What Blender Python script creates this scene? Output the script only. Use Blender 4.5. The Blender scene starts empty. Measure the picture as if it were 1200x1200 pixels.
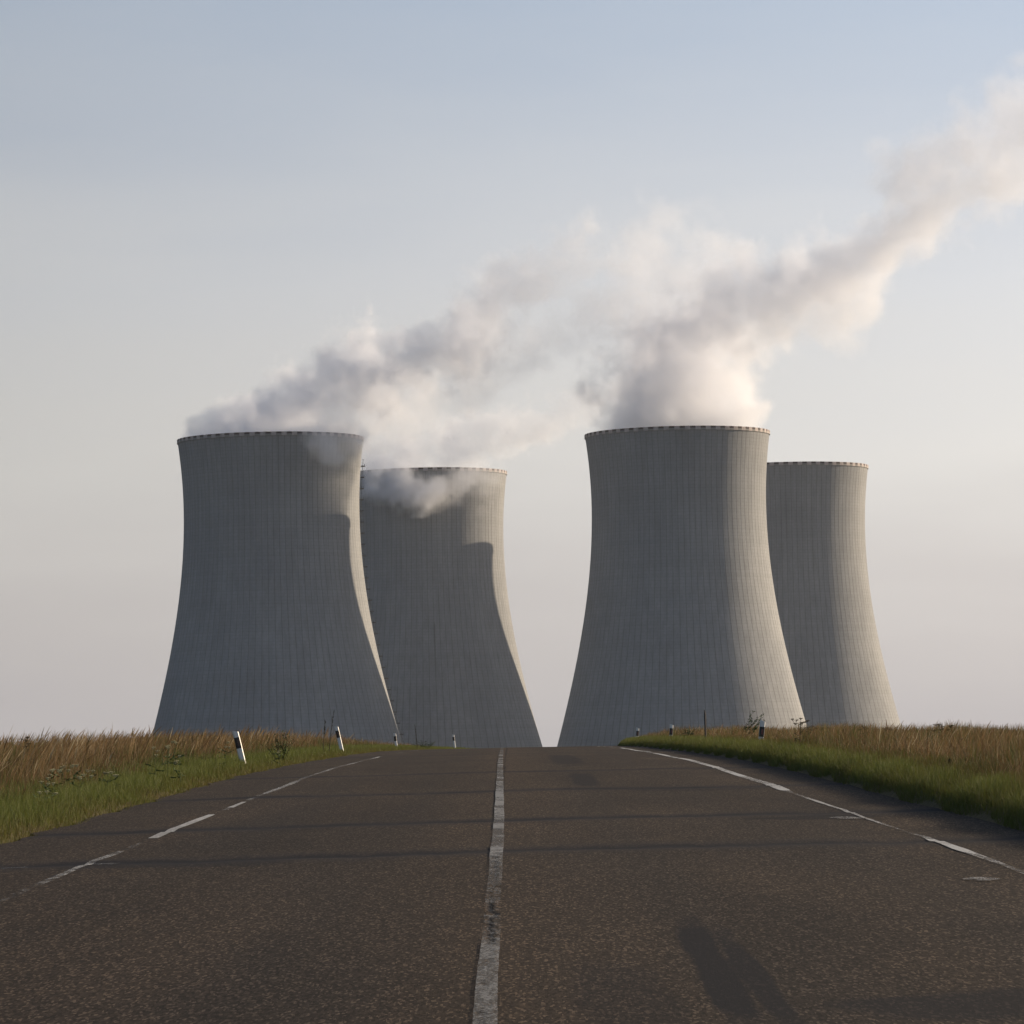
import bpy, math, random
import numpy as np
from mathutils import Vector, Matrix

random.seed(7)
RNG = np.random.default_rng(11)
SC = bpy.context.scene
COL = SC.collection

# ------------------------------------------------------------------ camera
F = 4700.0            # focal length in pixels of a 1200 px wide frame
YH = 884.0            # row of the eye level
CAMZ = 1.25
ROLL = math.radians(1.15)
PITCH = math.atan((YH - 600.0) / F)
cam_data = bpy.data.cameras.new('camera')
cam = bpy.data.objects.new('camera', cam_data)
COL.objects.link(cam)
cam_data.sensor_width = 36.0
cam_data.lens = F / 1200.0 * 36.0
cam_data.clip_start = 0.5
cam_data.clip_end = 60000
fwd = Vector((0, math.cos(PITCH), math.sin(PITCH)))
R0 = Vector((1, 0, 0))
U0 = R0.cross(fwd)
cr, sr = math.cos(ROLL), math.sin(ROLL)
right = R0 * cr - U0 * sr
up = R0 * sr + U0 * cr
CAM = Vector((0, 0, CAMZ))
m = Matrix((right, up, -fwd)).transposed().to_4x4()
m.translation = CAM
cam.matrix_world = m
SC.camera = cam

def at(px, py, D):
    """world point seen at pixel (px, py) of the 1200 px frame, D metres ahead"""
    v = fwd * F + right * (px - 600.0) - up * (py - 600.0)
    return CAM + v * (D / v.y)

# ------------------------------------------------------------------ light
SUN_AZ, SUN_EL = math.radians(63.2), math.radians(15.0)
sun_dir = Vector((math.sin(SUN_AZ) * math.cos(SUN_EL), math.cos(SUN_AZ) * math.cos(SUN_EL), math.sin(SUN_EL)))
sd = bpy.data.lights.new('sun', 'SUN')
sd.energy = 5.0
sd.angle = math.radians(0.5)
sd.color = (1.0, 0.81, 0.58)
sun = bpy.data.objects.new('sun', sd)
COL.objects.link(sun)
sun.rotation_euler = (-sun_dir).to_track_quat('-Z', 'Y').to_euler()
sun.location = (60, 20, 60)

world = bpy.data.worlds.new('World')
SC.world = world
world.use_nodes = True
WN, WL = world.node_tree.nodes, world.node_tree.links
WN.clear()
w_out = WN.new('ShaderNodeOutputWorld')
w_bg = WN.new('ShaderNodeBackground')
w_sky = WN.new('ShaderNodeTexSky')
w_sky.sky_type = 'NISHITA'
w_sky.sun_disc = False
w_sky.sun_elevation = SUN_EL
w_sky.sun_rotation = SUN_AZ
w_sky.altitude = 400
w_sky.air_density = 1.0
w_sky.dust_density = 3.0
w_sky.ozone_density = 1.5
w_bg.inputs['Strength'].default_value = 0.09
# hazy air low over the horizon: pale rose grey, bluer higher up, brighter towards the sun
def wn(typ, ins=None, **kw):
    nd = WN.new(typ)
    for k, v in kw.items(): setattr(nd, k, v)
    for k, v in (ins or {}).items():
        if isinstance(v, bpy.types.NodeSocket): WL.new(v, nd.inputs[k])
        else: nd.inputs[k].default_value = v
    return nd
w_co = wn('ShaderNodeTexCoord').outputs['Generated']
w_sep = wn('ShaderNodeSeparateXYZ', {0: w_co})
w_nz = wn('ShaderNodeTexNoise', {'Vector': wn('ShaderNodeMapping', {'Vector': w_co, 'Scale': (5, 5, 28)}).outputs[0], 'Scale': 1.0, 'Detail': 4.0, 'Roughness': 0.5}).outputs[0]
w_el2 = wn('ShaderNodeMath', {0: wn('ShaderNodeMath', {0: w_nz, 1: 0.5}, operation='SUBTRACT').outputs[0], 1: 0.06, 2: w_sep.outputs[2]}, operation='MULTIPLY_ADD').outputs[0]
w_fac = wn('ShaderNodeMath', {0: w_el2, 1: 4.0}, operation='MULTIPLY').outputs[0]
w_rmp = wn('ShaderNodeValToRGB', {0: w_fac})
stops = [(0.0, (2.9, 2.76, 2.88)), (0.13, (3.3, 3.13, 3.16)), (0.30, (4.25, 4.12, 4.02)), (0.50, (3.95, 3.98, 4.14)), (0.80, (2.5, 2.93, 3.72)), (1.0, (1.7, 2.2, 3.0))]
els = w_rmp.color_ramp.elements
while len(els) < len(stops): els.new(0.5)
for e_, (p_, c_) in zip(els, stops): e_.position = p_; e_.color = (*c_, 1)
w_azk = wn('ShaderNodeMapRange', {0: w_sep.outputs[2], 1: 0.0, 2: 0.075, 3: 0.35, 4: 1.35}).outputs[0]
w_az = wn('ShaderNodeMath', {0: w_sep.outputs[0], 1: w_azk, 2: 1.0}, operation='MULTIPLY_ADD', use_clamp=False).outputs[0]
w_hz = wn('ShaderNodeVectorMath', {0: w_rmp.outputs[0], 'Scale': w_az}, operation='SCALE').outputs[0]
w_mr = wn('ShaderNodeMapRange', {0: w_sep.outputs[2], 1: 0.10, 2: 0.45, 3: 0.92, 4: 0.0}, interpolation_type='SMOOTHSTEP').outputs[0]
w_front = wn('ShaderNodeMapRange', {0: w_sep.outputs[1], 1: 0.0, 2: 0.8, 3: 0.5, 4: 1.0}, interpolation_type='SMOOTHSTEP').outputs[0]
w_mf = wn('ShaderNodeMath', {0: w_mr, 1: w_front}, operation='MULTIPLY').outputs[0]
w_mix = WN.new('ShaderNodeMix'); w_mix.data_type = 'RGBA'
WL.new(w_mf, w_mix.inputs[0]); WL.new(w_sky.outputs[0], w_mix.inputs[6]); WL.new(w_hz, w_mix.inputs[7])
WL.new(w_mix.outputs[2], w_bg.inputs['Color'])
WL.new(w_bg.outputs[0], w_out.inputs['Surface'])

SC.view_settings.view_transform = 'Standard'
SC.view_settings.look = 'None'
SC.view_settings.gamma = 1
SC.view_settings.exposure = 0.8
SC.cycles.volume_bounces = 4
SC.cycles.max_bounces = 10
SC.cycles.transparent_max_bounces = 24
SC.cycles.volume_step_rate = 1.0
SC.cycles.use_denoising = True

# ------------------------------------------------------------------ helpers
def tag(o, label=None, cat=None, group=None, kind=None):
    if label: o['label'] = label
    if cat: o['category'] = cat
    if group: o['group'] = group
    if kind: o['kind'] = kind
    return o

def link(name, me, mat=None, parent=None):
    o = bpy.data.objects.new(name, me)
    COL.objects.link(o)
    if mat is not None and hasattr(me, 'materials') and len(me.materials) == 0:
        me.materials.append(mat)
    if parent: o.parent = parent
    return o

def empty(name, loc):
    o = bpy.data.objects.new(name, None)
    o.empty_display_size = 0.3
    COL.objects.link(o)
    o.location = loc
    return o

def mesh_np(name, verts, faces, smooth=False):
    """verts (n,3) array, faces (m,k) int array with constant k"""
    me = bpy.data.meshes.new(name)
    verts = np.asarray(verts, np.float32)
    faces = np.asarray(faces, np.int32)
    mcount, k = faces.shape
    me.vertices.add(len(verts))
    me.vertices.foreach_set('co', verts.ravel())
    me.loops.add(mcount * k)
    me.loops.foreach_set('vertex_index', faces.ravel())
    me.polygons.add(mcount)
    me.polygons.foreach_set('loop_start', np.arange(0, mcount * k, k, dtype=np.int32))
    me.polygons.foreach_set('loop_total', np.full(mcount, k, np.int32))
    me.update(calc_edges=True)
    me.polygons.foreach_set('use_smooth', np.full(mcount, bool(smooth)))
    return me

def grid_faces(nr, nc, wrap=False):
    r = np.arange(nr - 1)[:, None]
    c = np.arange(nc if wrap else nc - 1)[None, :]
    c2 = (c + 1) % nc
    return np.stack([r * nc + c, r * nc + c2, (r + 1) * nc + c2, (r + 1) * nc + c], -1).reshape(-1, 4)

class N:
    """small node builder"""
    def __init__(s, name):
        s.m = bpy.data.materials.new(name)
        s.m.use_nodes = True
        s.t = s.m.node_tree
        s.t.nodes.clear()
        s.out = s.t.nodes.new('ShaderNodeOutputMaterial')
    def n(s, typ, ins=None, **kw):
        nd = s.t.nodes.new(typ)
        for k, v in kw.items(): setattr(nd, k, v)
        for k, v in (ins or {}).items():
            if isinstance(v, bpy.types.NodeSocket): s.t.links.new(v, nd.inputs[k])
            else: nd.inputs[k].default_value = v
        return nd
    def math(s, op, a, b=0.0, c=None, clamp=False):
        ins = {0: a, 1: b}
        if c is not None: ins[2] = c
        return s.n('ShaderNodeMath', ins, operation=op, use_clamp=clamp).outputs[0]
    def ramp(s, fac, stops, interp='LINEAR'):
        nd = s.n('ShaderNodeValToRGB', {0: fac})
        nd.color_ramp.interpolation = interp
        e = nd.color_ramp.elements
        while len(e) < len(stops): e.new(0.5)
        for el, (p, c) in zip(e, stops):
            el.position = p
            el.color = c if len(c) == 4 else (*c, 1)
        return nd.outputs[0]
    def mix(s, fac, a, b, blend='MIX'):
        nd = s.n('ShaderNodeMix', data_type='RGBA', blend_type=blend)
        for i, v in ((0, fac), (6, a), (7, b)):
            if isinstance(v, bpy.types.NodeSocket): s.t.links.new(v, nd.inputs[i])
            else: nd.inputs[i].default_value = v if i == 0 else ((*v, 1) if len(v) == 3 else v)
        return nd.outputs[2]
    def noise(s, vec, scale, detail=4, rough=0.55, dist=0.0):
        return s.n('ShaderNodeTexNoise', {'Vector': vec, 'Scale': scale, 'Detail': detail, 'Roughness': rough, 'Distortion': dist}).outputs[0]
    def mapping(s, vec, scale=(1, 1, 1), loc=(0, 0, 0)):
        return s.n('ShaderNodeMapping', {'Vector': vec, 'Scale': scale, 'Location': loc}).outputs[0]
    def surf(s, sock):
        s.t.links.new(sock, s.out.inputs['Surface'])
        return s.m

def obj_coords(b): return b.n('ShaderNodeTexCoord').outputs['Object']

# ------------------------------------------------------------------ terrain profile
PD = np.array([-60, 0, 10, 17, 24, 30, 34, 39, 47, 57, 65, 76, 88, 100, 125, 150, 190, 240, 300, 420, 600, 900, 1500, 2500, 6000, 20000], float)
PZ = np.array([-2.4, -1.42, -1.26, -1.12, -0.98, -0.86, -0.80, -0.73, -0.625, -0.475, -0.36, -0.22, -0.12, -0.035, 0.12, 0.235, 0.33, 0.30, 0.05, -2.0, -7, -13, -15.5, -16, -20, -60], float)
# smooth interpolation of the profile
_d = np.concatenate([np.arange(-60, 400, 1.0), np.arange(400, 20001, 25.0)])
_z = np.interp(_d, PD, PZ)
_zs = _z.copy()
for _ in range(60):
    _zs[1:-1] = 0.25 * _zs[:-2] + 0.5 * _zs[1:-1] + 0.25 * _zs[2:]
def zroad(y): return np.interp(y, _d, _zs) + CAMZ
def xshift(y):
    y = np.asarray(y, float)
    return -0.0016 * np.clip(y, -60, 400) * 1.0 + 0.05 + 0.00030 * np.clip(y - 150, 0, 250) ** 2
def xlat(y): return xshift(y) + 0.0016 * 0  # road axis drift

XL_EDGE, XR_EDGE = -4.95, 4.62     # asphalt edges relative to the axis drift
def bank(u, y):
    """height of the soil above the road surface, u = lateral position relative to the road"""
    u = np.asarray(u, float)
    left = np.interp(-u, [4.9, 5.1, 6.0, 7.0, 9.0, 14, 40, 90], [-0.06, 0.0, 0.05, 0.12, 0.14, 0.04, -0.5, -3])
    rgt = np.interp(u, [4.55, 4.66, 4.75, 5.0, 6.2, 8.0, 14, 40, 90], [-0.06, 0.02, 0.10, 0.11, 0.16, 0.13, 0.02, -0.4, -3])
    return np.where(u < 0, left, rgt)
def soil(x, y):
    u = x - xlat(y)
    s = np.clip((np.abs(u)) / 40 - 1, 0, 1)
    return zroad(y) + bank(u, y)

# ------------------------------------------------------------------ ground sheet
b = N('soil')
co = obj_coords(b)
c1 = b.noise(co, 0.35, 6)
c2 = b.noise(co, 9.0, 5)
colr = b.ramp(c1, [(0.3, (0.055, 0.045, 0.02)), (0.5, (0.09, 0.062, 0.028)), (0.7, (0.06, 0.07, 0.022))])
colr = b.mix(0.5, colr, b.ramp(c2, [(0.3, (0.03, 0.028, 0.014)), (0.7, (0.13, 0.10, 0.05))]))
bp = b.n('ShaderNodeBump', {'Height': c2, 'Strength': 0.8, 'Distance': 0.05}).outputs[0]
M_soil = b.surf(b.n('ShaderNodeBsdfPrincipled', {'Base Color': colr, 'Roughness': 1.0, 'Normal': bp, 'Specular IOR Level': 0.1}).outputs[0])

ys = np.concatenate([np.arange(-60, 260, 1.5), np.arange(260, 600, 12), np.arange(600, 3000, 100), [3500, 5000, 8000]])
us = np.concatenate([[-4000, -2000, -1000, -400, -200, -90, -60, -40, -25, -18], np.arange(-14, -5.4, 0.6), [-5.3, -5.1, -4.9, -4.8, -3, 0, 3, 4.5, 4.55, 4.72, 4.85, 5.0, 5.3], np.arange(5.6, 14.2, 0.6), [18, 25, 40, 60, 90, 200, 400, 1000, 2000, 4000]])
Y, U = np.meshgrid(ys, us, indexing='ij')
X = U + xlat(Y)
Z = soil(X, Y)
inner = (U > -4.9) & (U < 4.6)
Z = np.where(inner, zroad(Y) - 0.06, Z)
bump = 0.03 * np.sin(X * 2.3 + Y * 0.31) * np.sin(Y * 0.9) + 0.02 * np.sin(Y * 2.1 + X)
Z = np.where(np.abs(U) > 5.5, Z + bump, Z)
ground = link('ground', mesh_np('ground', np.stack([X, Y, Z], -1).reshape(-1, 3), grid_faces(len(ys), len(us)), True), M_soil)
tag(ground, kind='structure')

# ------------------------------------------------------------------ road
CRACKS = []   # (y at axis, slant, darkness) found along the carriageway
for (px, py, sl) in ((583, 998, 0.010), (584, 962, 0.012), (585, 927.5, 0.008), (586, 905, 0.008), (587, 884, 0.0), (574, 1260, 0.01)):
    # walk down the view ray until it meets the road
    lo = None
    for D in np.arange(12, 160, 0.1):
        p = at(px, py, D)
        if p.z <= zroad(D) + 0.0:
            lo = D; break
    CRACKS.append((lo if lo else 15.0, sl))
print('cracks', CRACKS)

b = N('asphalt')
co = obj_coords(b)
sep = b.n('ShaderNodeSeparateXYZ', {0: co})
X_, Y_ = sep.outputs[0], sep.outputs[1]
st = b.mapping(co, (1, 0.17, 1))
grain = b.n('ShaderNodeTexVoronoi', {'Vector': st, 'Scale': 85.0}).outputs['Color']
gsep = b.n('ShaderNodeSeparateColor', {0: grain}).outputs[0]
fine = b.noise(st, 120, 3, 0.7)
ux = b.math('ADD', X_, b.math('MULTIPLY', Y_, 0.0016))
big = b.noise(b.mapping(co, (0.5, 0.12, 1)), 1.0, 5, 0.6)
lane = b.noise(b.mapping(co, (1.1, 0.03, 1)), 1.0, 3, 0.5)
base = b.ramp(big, [(0.30, (0.021, 0.0160, 0.0122)), (0.52, (0.031, 0.0228, 0.0165)), (0.72, (0.047, 0.034, 0.0235))])
for cx_ in (-2.6, -1.05, 0.95, 2.6):      # polished wheel tracks, a little darker and smoother
    k = b.math('SUBTRACT', 1.0, b.math('DIVIDE', b.math('ABSOLUTE', b.math('SUBTRACT', ux, cx_)), 0.55), clamp=True)
    base = b.mix(b.math('MULTIPLY', b.math('MULTIPLY', k, lane), 0.7), base, (0.020, 0.0162, 0.0135))
k = b.math('SUBTRACT', 1.0, b.math('DIVIDE', b.math('ABSOLUTE', ux), 1.3), clamp=True)
base = b.mix(b.math('MULTIPLY', k, 0.45), base, (0.058, 0.040, 0.025))
base = b.mix(b.math('MULTIPLY', lane, 0.45), base, (0.024, 0.0220, 0.0225))
g = b.ramp(gsep, [(0.0, (0.45, 0.45, 0.45)), (0.5, (0.85, 0.84, 0.82)), (0.8, (1.2, 1.17, 1.12)), (0.97, (2.7, 2.6, 2.5))])
base = b.mix(1.0, base, g, 'MULTIPLY')
base = b.mix(0.35, base, b.mix(1.0, base, b.ramp(fine, [(0.3, (0.4, 0.4, 0.4)), (0.7, (1.7, 1.7, 1.7))]), 'MULTIPLY'))
# transverse cracks: wavering dark lines with a sunk profile
wob = b.noise(b.mapping(co, (0.45, 0.0, 0)), 1.0, 6, 0.65)
wobs = b.math('MULTIPLY', b.math('SUBTRACT', wob, 0.5), 3.2)
crk = None
soft = None
for i, (yc, sl) in enumerate(CRACKS):
    t = b.math('SUBTRACT', Y_, yc)
    t = b.math('SUBTRACT', t, b.math('MULTIPLY', X_, sl * 22))
    t = b.math('ADD', t, wobs)
    a = b.math('ABSOLUTE', t)
    k = b.math('SUBTRACT', 1.0, b.math('DIVIDE', a, 0.48 + 0.15 * (i % 2)), clamp=True)
    k2 = b.math('SUBTRACT', 1.0, b.math('DIVIDE', a, 1.3), clamp=True)
    crk = k if crk is None else b.math('MAXIMUM', crk, k)
    soft = k2 if soft is None else b.math('MAXIMUM', soft, k2)
brk = b.ramp(b.noise(b.mapping(co, (0.9, 0.3, 1), (3, 1, 0)), 1.0, 4), [(0.3, (0.5,) * 3), (0.55, (1,) * 3)])
crk = b.math('MULTIPLY', crk, brk)
base = b.mix(b.math('MULTIPLY', soft, 0.72), base, (0.018, 0.0175, 0.020))
cl = b.math('ABSOLUTE', b.math('ADD', b.math('ADD', ux, 0.135), b.math('MULTIPLY', b.math('SUBTRACT', b.noise(b.mapping(co, (1.0, 1.6, 1)), 1.0, 6, 0.7), 0.5), 0.22)))
cl = b.math('SUBTRACT', 1.0, b.math('DIVIDE', cl, 0.03), clamp=True)
cl = b.math('MULTIPLY', cl, b.ramp(b.noise(b.mapping(co, (1, 0.35, 1), (4, 2, 0)), 1.0, 3), [(0.42, (0, 0, 0)), (0.55, (1, 1, 1))]))
crk = b.math('MAXIMUM', crk, cl)
base = b.mix(b.math('MULTIPLY', crk, 0.9), base, (0.009, 0.009, 0.012))
# bitumen repairs, tyre marks and a damp patch
def blob(cx, cy, rx, ry, ang=0.0, edge=0.5, nz=0.45):
    dx = b.math('SUBTRACT', X_, cx); dy = b.math('SUBTRACT', Y_, cy)
    ca, sa = math.cos(ang), math.sin(ang)
    u = b.math('DIVIDE', b.math('ADD', b.math('MULTIPLY', dx, ca), b.math('MULTIPLY', dy, sa)), rx)
    v = b.math('DIVIDE', b.math('SUBTRACT', b.math('MULTIPLY', dy, ca), b.math('MULTIPLY', dx, sa)), ry)
    d = b.math('SQRT', b.math('ADD', b.math('POWER', b.math('ABSOLUTE', u), 4.0), b.math('POWER', b.math('ABSOLUTE', v), 4.0)))
    d = b.math('ADD', d, b.math('MULTIPLY', b.math('SUBTRACT', fineb, 0.5), nz * 4))
    return b.math('DIVIDE', b.math('SUBTRACT', 1.0, d), edge, clamp=True)
fineb = b.noise(b.mapping(co, (3, 0.6, 1)), 1.0, 5, 0.6)
def ground_hit(px, py):
    for D in np.arange(11, 200, 0.05):
        p = at(px, py, D)
        if p.z <= zroad(D): return p
    return at(px, py, 150)
BL = []
for (px0, py0, px1, py1, w, s) in ((800, 1070, 885, 1215, 0.11, 0.9), (840, 1085, 940, 1215, 0.08, 0.8), (715, 1125, 760, 1225, 0.25, 0.35), (1095, 1160, 1300, 1190, 0.9, 0.7), (678, 905, 690, 922, 0.22, 0.7), (655, 884, 672, 898, 0.35, 0.6), (915, 956, 990, 957, 0.8, 0.7), (640, 923, 900, 924, 0.9, 0.35), (70, 1014, 330, 1010, 0.7, 0.5)):
    p0, p1 = ground_hit(px0, py0), ground_hit(px1, py1)
    mid = (p0 + p1) / 2
    dv = p1 - p0
    if abs(dv.x) > abs(dv.y):
        msk = blob(mid.x, mid.y, abs(dv.x) / 2 + 0.1, w, 0.0)
    else:
        ang = math.atan2(-dv.x, dv.y) if dv.y > 0 else math.atan2(dv.x, -dv.y)
        msk = blob(mid.x, mid.y, w, dv.length / 2, ang)
    base = b.mix(b.math('MULTIPLY', msk, s), base, (0.0085, 0.0085, 0.0110))
h = b.math('ADD', b.math('MULTIPLY', gsep, 0.6), b.math('MULTIPLY', fine, 0.4))
h = b.math('SUBTRACT', h, b.math('MULTIPLY', crk, 3.0))
bp = b.n('ShaderNodeBump', {'Height': h, 'Strength': 0.6, 'Distance': 0.006}).outputs[0]
M_asph = b.surf(b.n('ShaderNodeBsdfPrincipled', {'Base Color': base, 'Roughness': 0.95, 'Normal': bp, 'Specular IOR Level': 0.05}).outputs[0])

ry = np.concatenate([np.arange(-50, 12, 2.0), np.arange(12, 160, 0.5), np.arange(160, 420, 4.0), np.arange(420, 900, 40.0)])
ru = np.linspace(XL_EDGE, XR_EDGE, 33)
def road_z(x, y):
    u = x - xlat(y)
    z = zroad(y) - 0.012 * np.abs(u - 0.0) * 0.35
    for yc, sl in CRACKS:           # slight heave beside each crack, a dip in it
        t = y - yc - x * sl * 22
        z = z + 0.010 * np.exp(-((t) / 1.1) ** 2) - 0.016 * np.exp(-(t / 0.30) ** 2)
    return z + 0.006 * np.sin(x * 1.7 + y * 0.13) * np.sin(y * 0.37)
Y, U = np.meshgrid(ry, ru, indexing='ij')
X = U + xlat(Y)
edge_n = 0.06 * np.sin(Y * 1.3) + 0.04 * np.sin(Y * 3.7 + 1)
X[:, 0] += edge_n[:, 0]; X[:, -1] += edge_n[:, -1] * 0.5
Z = road_z(X, Y)
road = link('road', mesh_np('road', np.stack([X, Y, Z], -1).reshape(-1, 3), grid_faces(len(ry), len(ru)), True), M_asph)
tag(road, kind='structure')

# painted lines, worn through to the asphalt
def paint_mat(name, cover, seed, bright=0.55, yr=None):
    b = N(name)
    co = b.mapping(obj_coords(b), loc=(seed, 0, 0))
    sep = b.n('ShaderNodeSeparateXYZ', {0: obj_coords(b)})
    n1 = b.noise(b.mapping(co, (9, 2.2, 1)), 1.0, 6, 0.75)
    n2 = b.noise(b.mapping(co, (0.4, 0.16, 1)), 1.0, 3, 0.6)
    n3 = b.noise(b.mapping(co, (60, 20, 1)), 1.0, 3, 0.7)
    f = b.math('ADD', b.math('MULTIPLY', n1, 0.8), b.math('MULTIPLY', n2, 1.1))
    f = b.math('ADD', f, b.math('MULTIPLY', n3, 0.5))
    f = b.math('MULTIPLY', b.math('SUBTRACT', f, 1.2 - cover), 3.0, clamp=True)
    if yr:
        for (y0, y1, gain) in yr:
            inside = b.math('MULTIPLY', b.math('GREATER_THAN', sep.outputs[1], y0), b.math('LESS_THAN', sep.outputs[1], y1))
            f = b.math('ADD', f, b.math('MULTIPLY', inside, gain), clamp=True)
    c = b.ramp(n3, [(0.3, (bright * 0.55,) * 3), (0.7, (bright, bright * 0.98, bright * 0.94))])
    pr = b.n('ShaderNodeBsdfPrincipled', {'Base Color': c, 'Roughness': 0.8, 'Specular IOR Level': 0.2})
    tr = b.n('ShaderNodeBsdfTransparent')
    mx = b.n('ShaderNodeMixShader', {0: f, 1: tr.outputs[0], 2: pr.outputs[0]})
    return b.surf(mx.outputs[0])

def line_mesh(u_of_y, w_of_y, y0, y1):
    yy = np.arange(y0, y1, 0.35)
    c = u_of_y(yy) + xlat(yy)
    w = w_of_y(yy)
    V = []
    for k in (-0.5, 0.0, 0.5):
        x = c + k * w
        V.append(np.stack([x, yy, road_z(x, yy) + 0.006], -1))
    V = np.stack(V, 1).reshape(-1, 3)
    return mesh_np('line', V, grid_faces(len(yy), 3))
cw = lambda y: np.interp(y, [8, 17, 20, 24, 26, 30, 34, 40, 60, 100], [0.105, 0.105, 0.103, 0.10, 0.098, 0.10, 0.11, 0.11, 0.11, 0.11]) + 0.004 * np.sin(y * 5.7) * np.sin(y * 1.33)
o = link('centre_line', line_mesh(lambda y: -0.18 + 0.003 * np.sin(y * 0.9) + np.interp(y, [40, 65, 76, 100, 150], [0, -0.045, -0.07, -0.11, -0.18]), cw, 8, 175),
         paint_mat('worn_paint_centre', 0.11, 3.1, 0.20, [(8, 28.5, -0.12), (24.4, 25.4, -0.25), (28, 33, 0.2), (34, 60, 0.3), (33.2, 34.4, 0.4), (39.6, 41, 0.4), (48, 50, 0.5), (52, 53.5, 0.5), (60, 62, 0.3)]))
tag(o, kind='structure')
ew = lambda y: np.interp(y, [18, 30, 31.8, 32.6, 34.4, 35.4, 38, 40, 44, 52, 53.5, 56, 62, 75, 175], [0.05, 0.06, 0.075, 0.105, 0.08, 0.045, 0.035, 0.045, 0.05, 0.065, 0.15, 0.15, 0.13, 0.125, 0.12])
o = link('edge_line', line_mesh(lambda y: 3.56 + 0.010 * np.sin(y * 0.25), lambda y: ew(y) + 0.01 * np.sin(y * 2.3) * np.sin(y * 0.7), 18, 175),
         paint_mat('worn_paint_edge', 0.14, 9.7, 0.42, [(53, 130, 0.35), (32, 34.8, 0.25), (35.2, 52.5, -0.22)]))
tag(o, kind='structure')
o = link('edge_line', line_mesh(lambda y: -3.545 + 0.010 * np.sin(y * 0.25), lambda y: 0.085 + 0.015 * np.sin(y * 0.31 + 1) + 0.008 * np.sin(y * 1.3), 18, 175),
         paint_mat('worn_paint_broken', 0.03, 5.3, 0.36, [(39.2, 47, 0.75), (50.0, 52.5, 0.7), (57, 66, 0.45), (10, 30.5, -0.16), (33.2, 39.1, -0.16), (30.8, 33.0, 0.15), (66, 110, 0.15)]))
tag(o, kind='structure')
# thin pale sheets along the cracks: painted glints off their ridges
def glint_sheet(px0, px1, py, w):
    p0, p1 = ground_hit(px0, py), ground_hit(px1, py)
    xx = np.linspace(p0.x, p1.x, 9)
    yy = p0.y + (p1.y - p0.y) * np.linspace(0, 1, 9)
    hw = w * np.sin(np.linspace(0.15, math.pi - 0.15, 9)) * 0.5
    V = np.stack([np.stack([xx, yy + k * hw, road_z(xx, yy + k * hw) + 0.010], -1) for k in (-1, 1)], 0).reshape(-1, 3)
    o = link('painted_glint', mesh_np('glint_sheet', V, grid_faces(2, 9)), M_glint)
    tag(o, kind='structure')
M_glint = paint_mat('painted_glint', 0.10, 1.7, 0.26)
for a_ in ((-12, 34, 1016.5, 0.5), (96, 152, 1012, 0.6), (972, 1012, 957.5, 0.7), (1128, 1172, 1029, 0.5)): glint_sheet(*a_)

# ------------------------------------------------------------------ cooling towers
TH = 154.8
def rad(z):
    d = z - 122.0
    return np.where(d < 0, np.sqrt(39.1 ** 2 + 0.1497 * d * d), np.sqrt(39.1 ** 2 + 0.178 * d * d))

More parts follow.
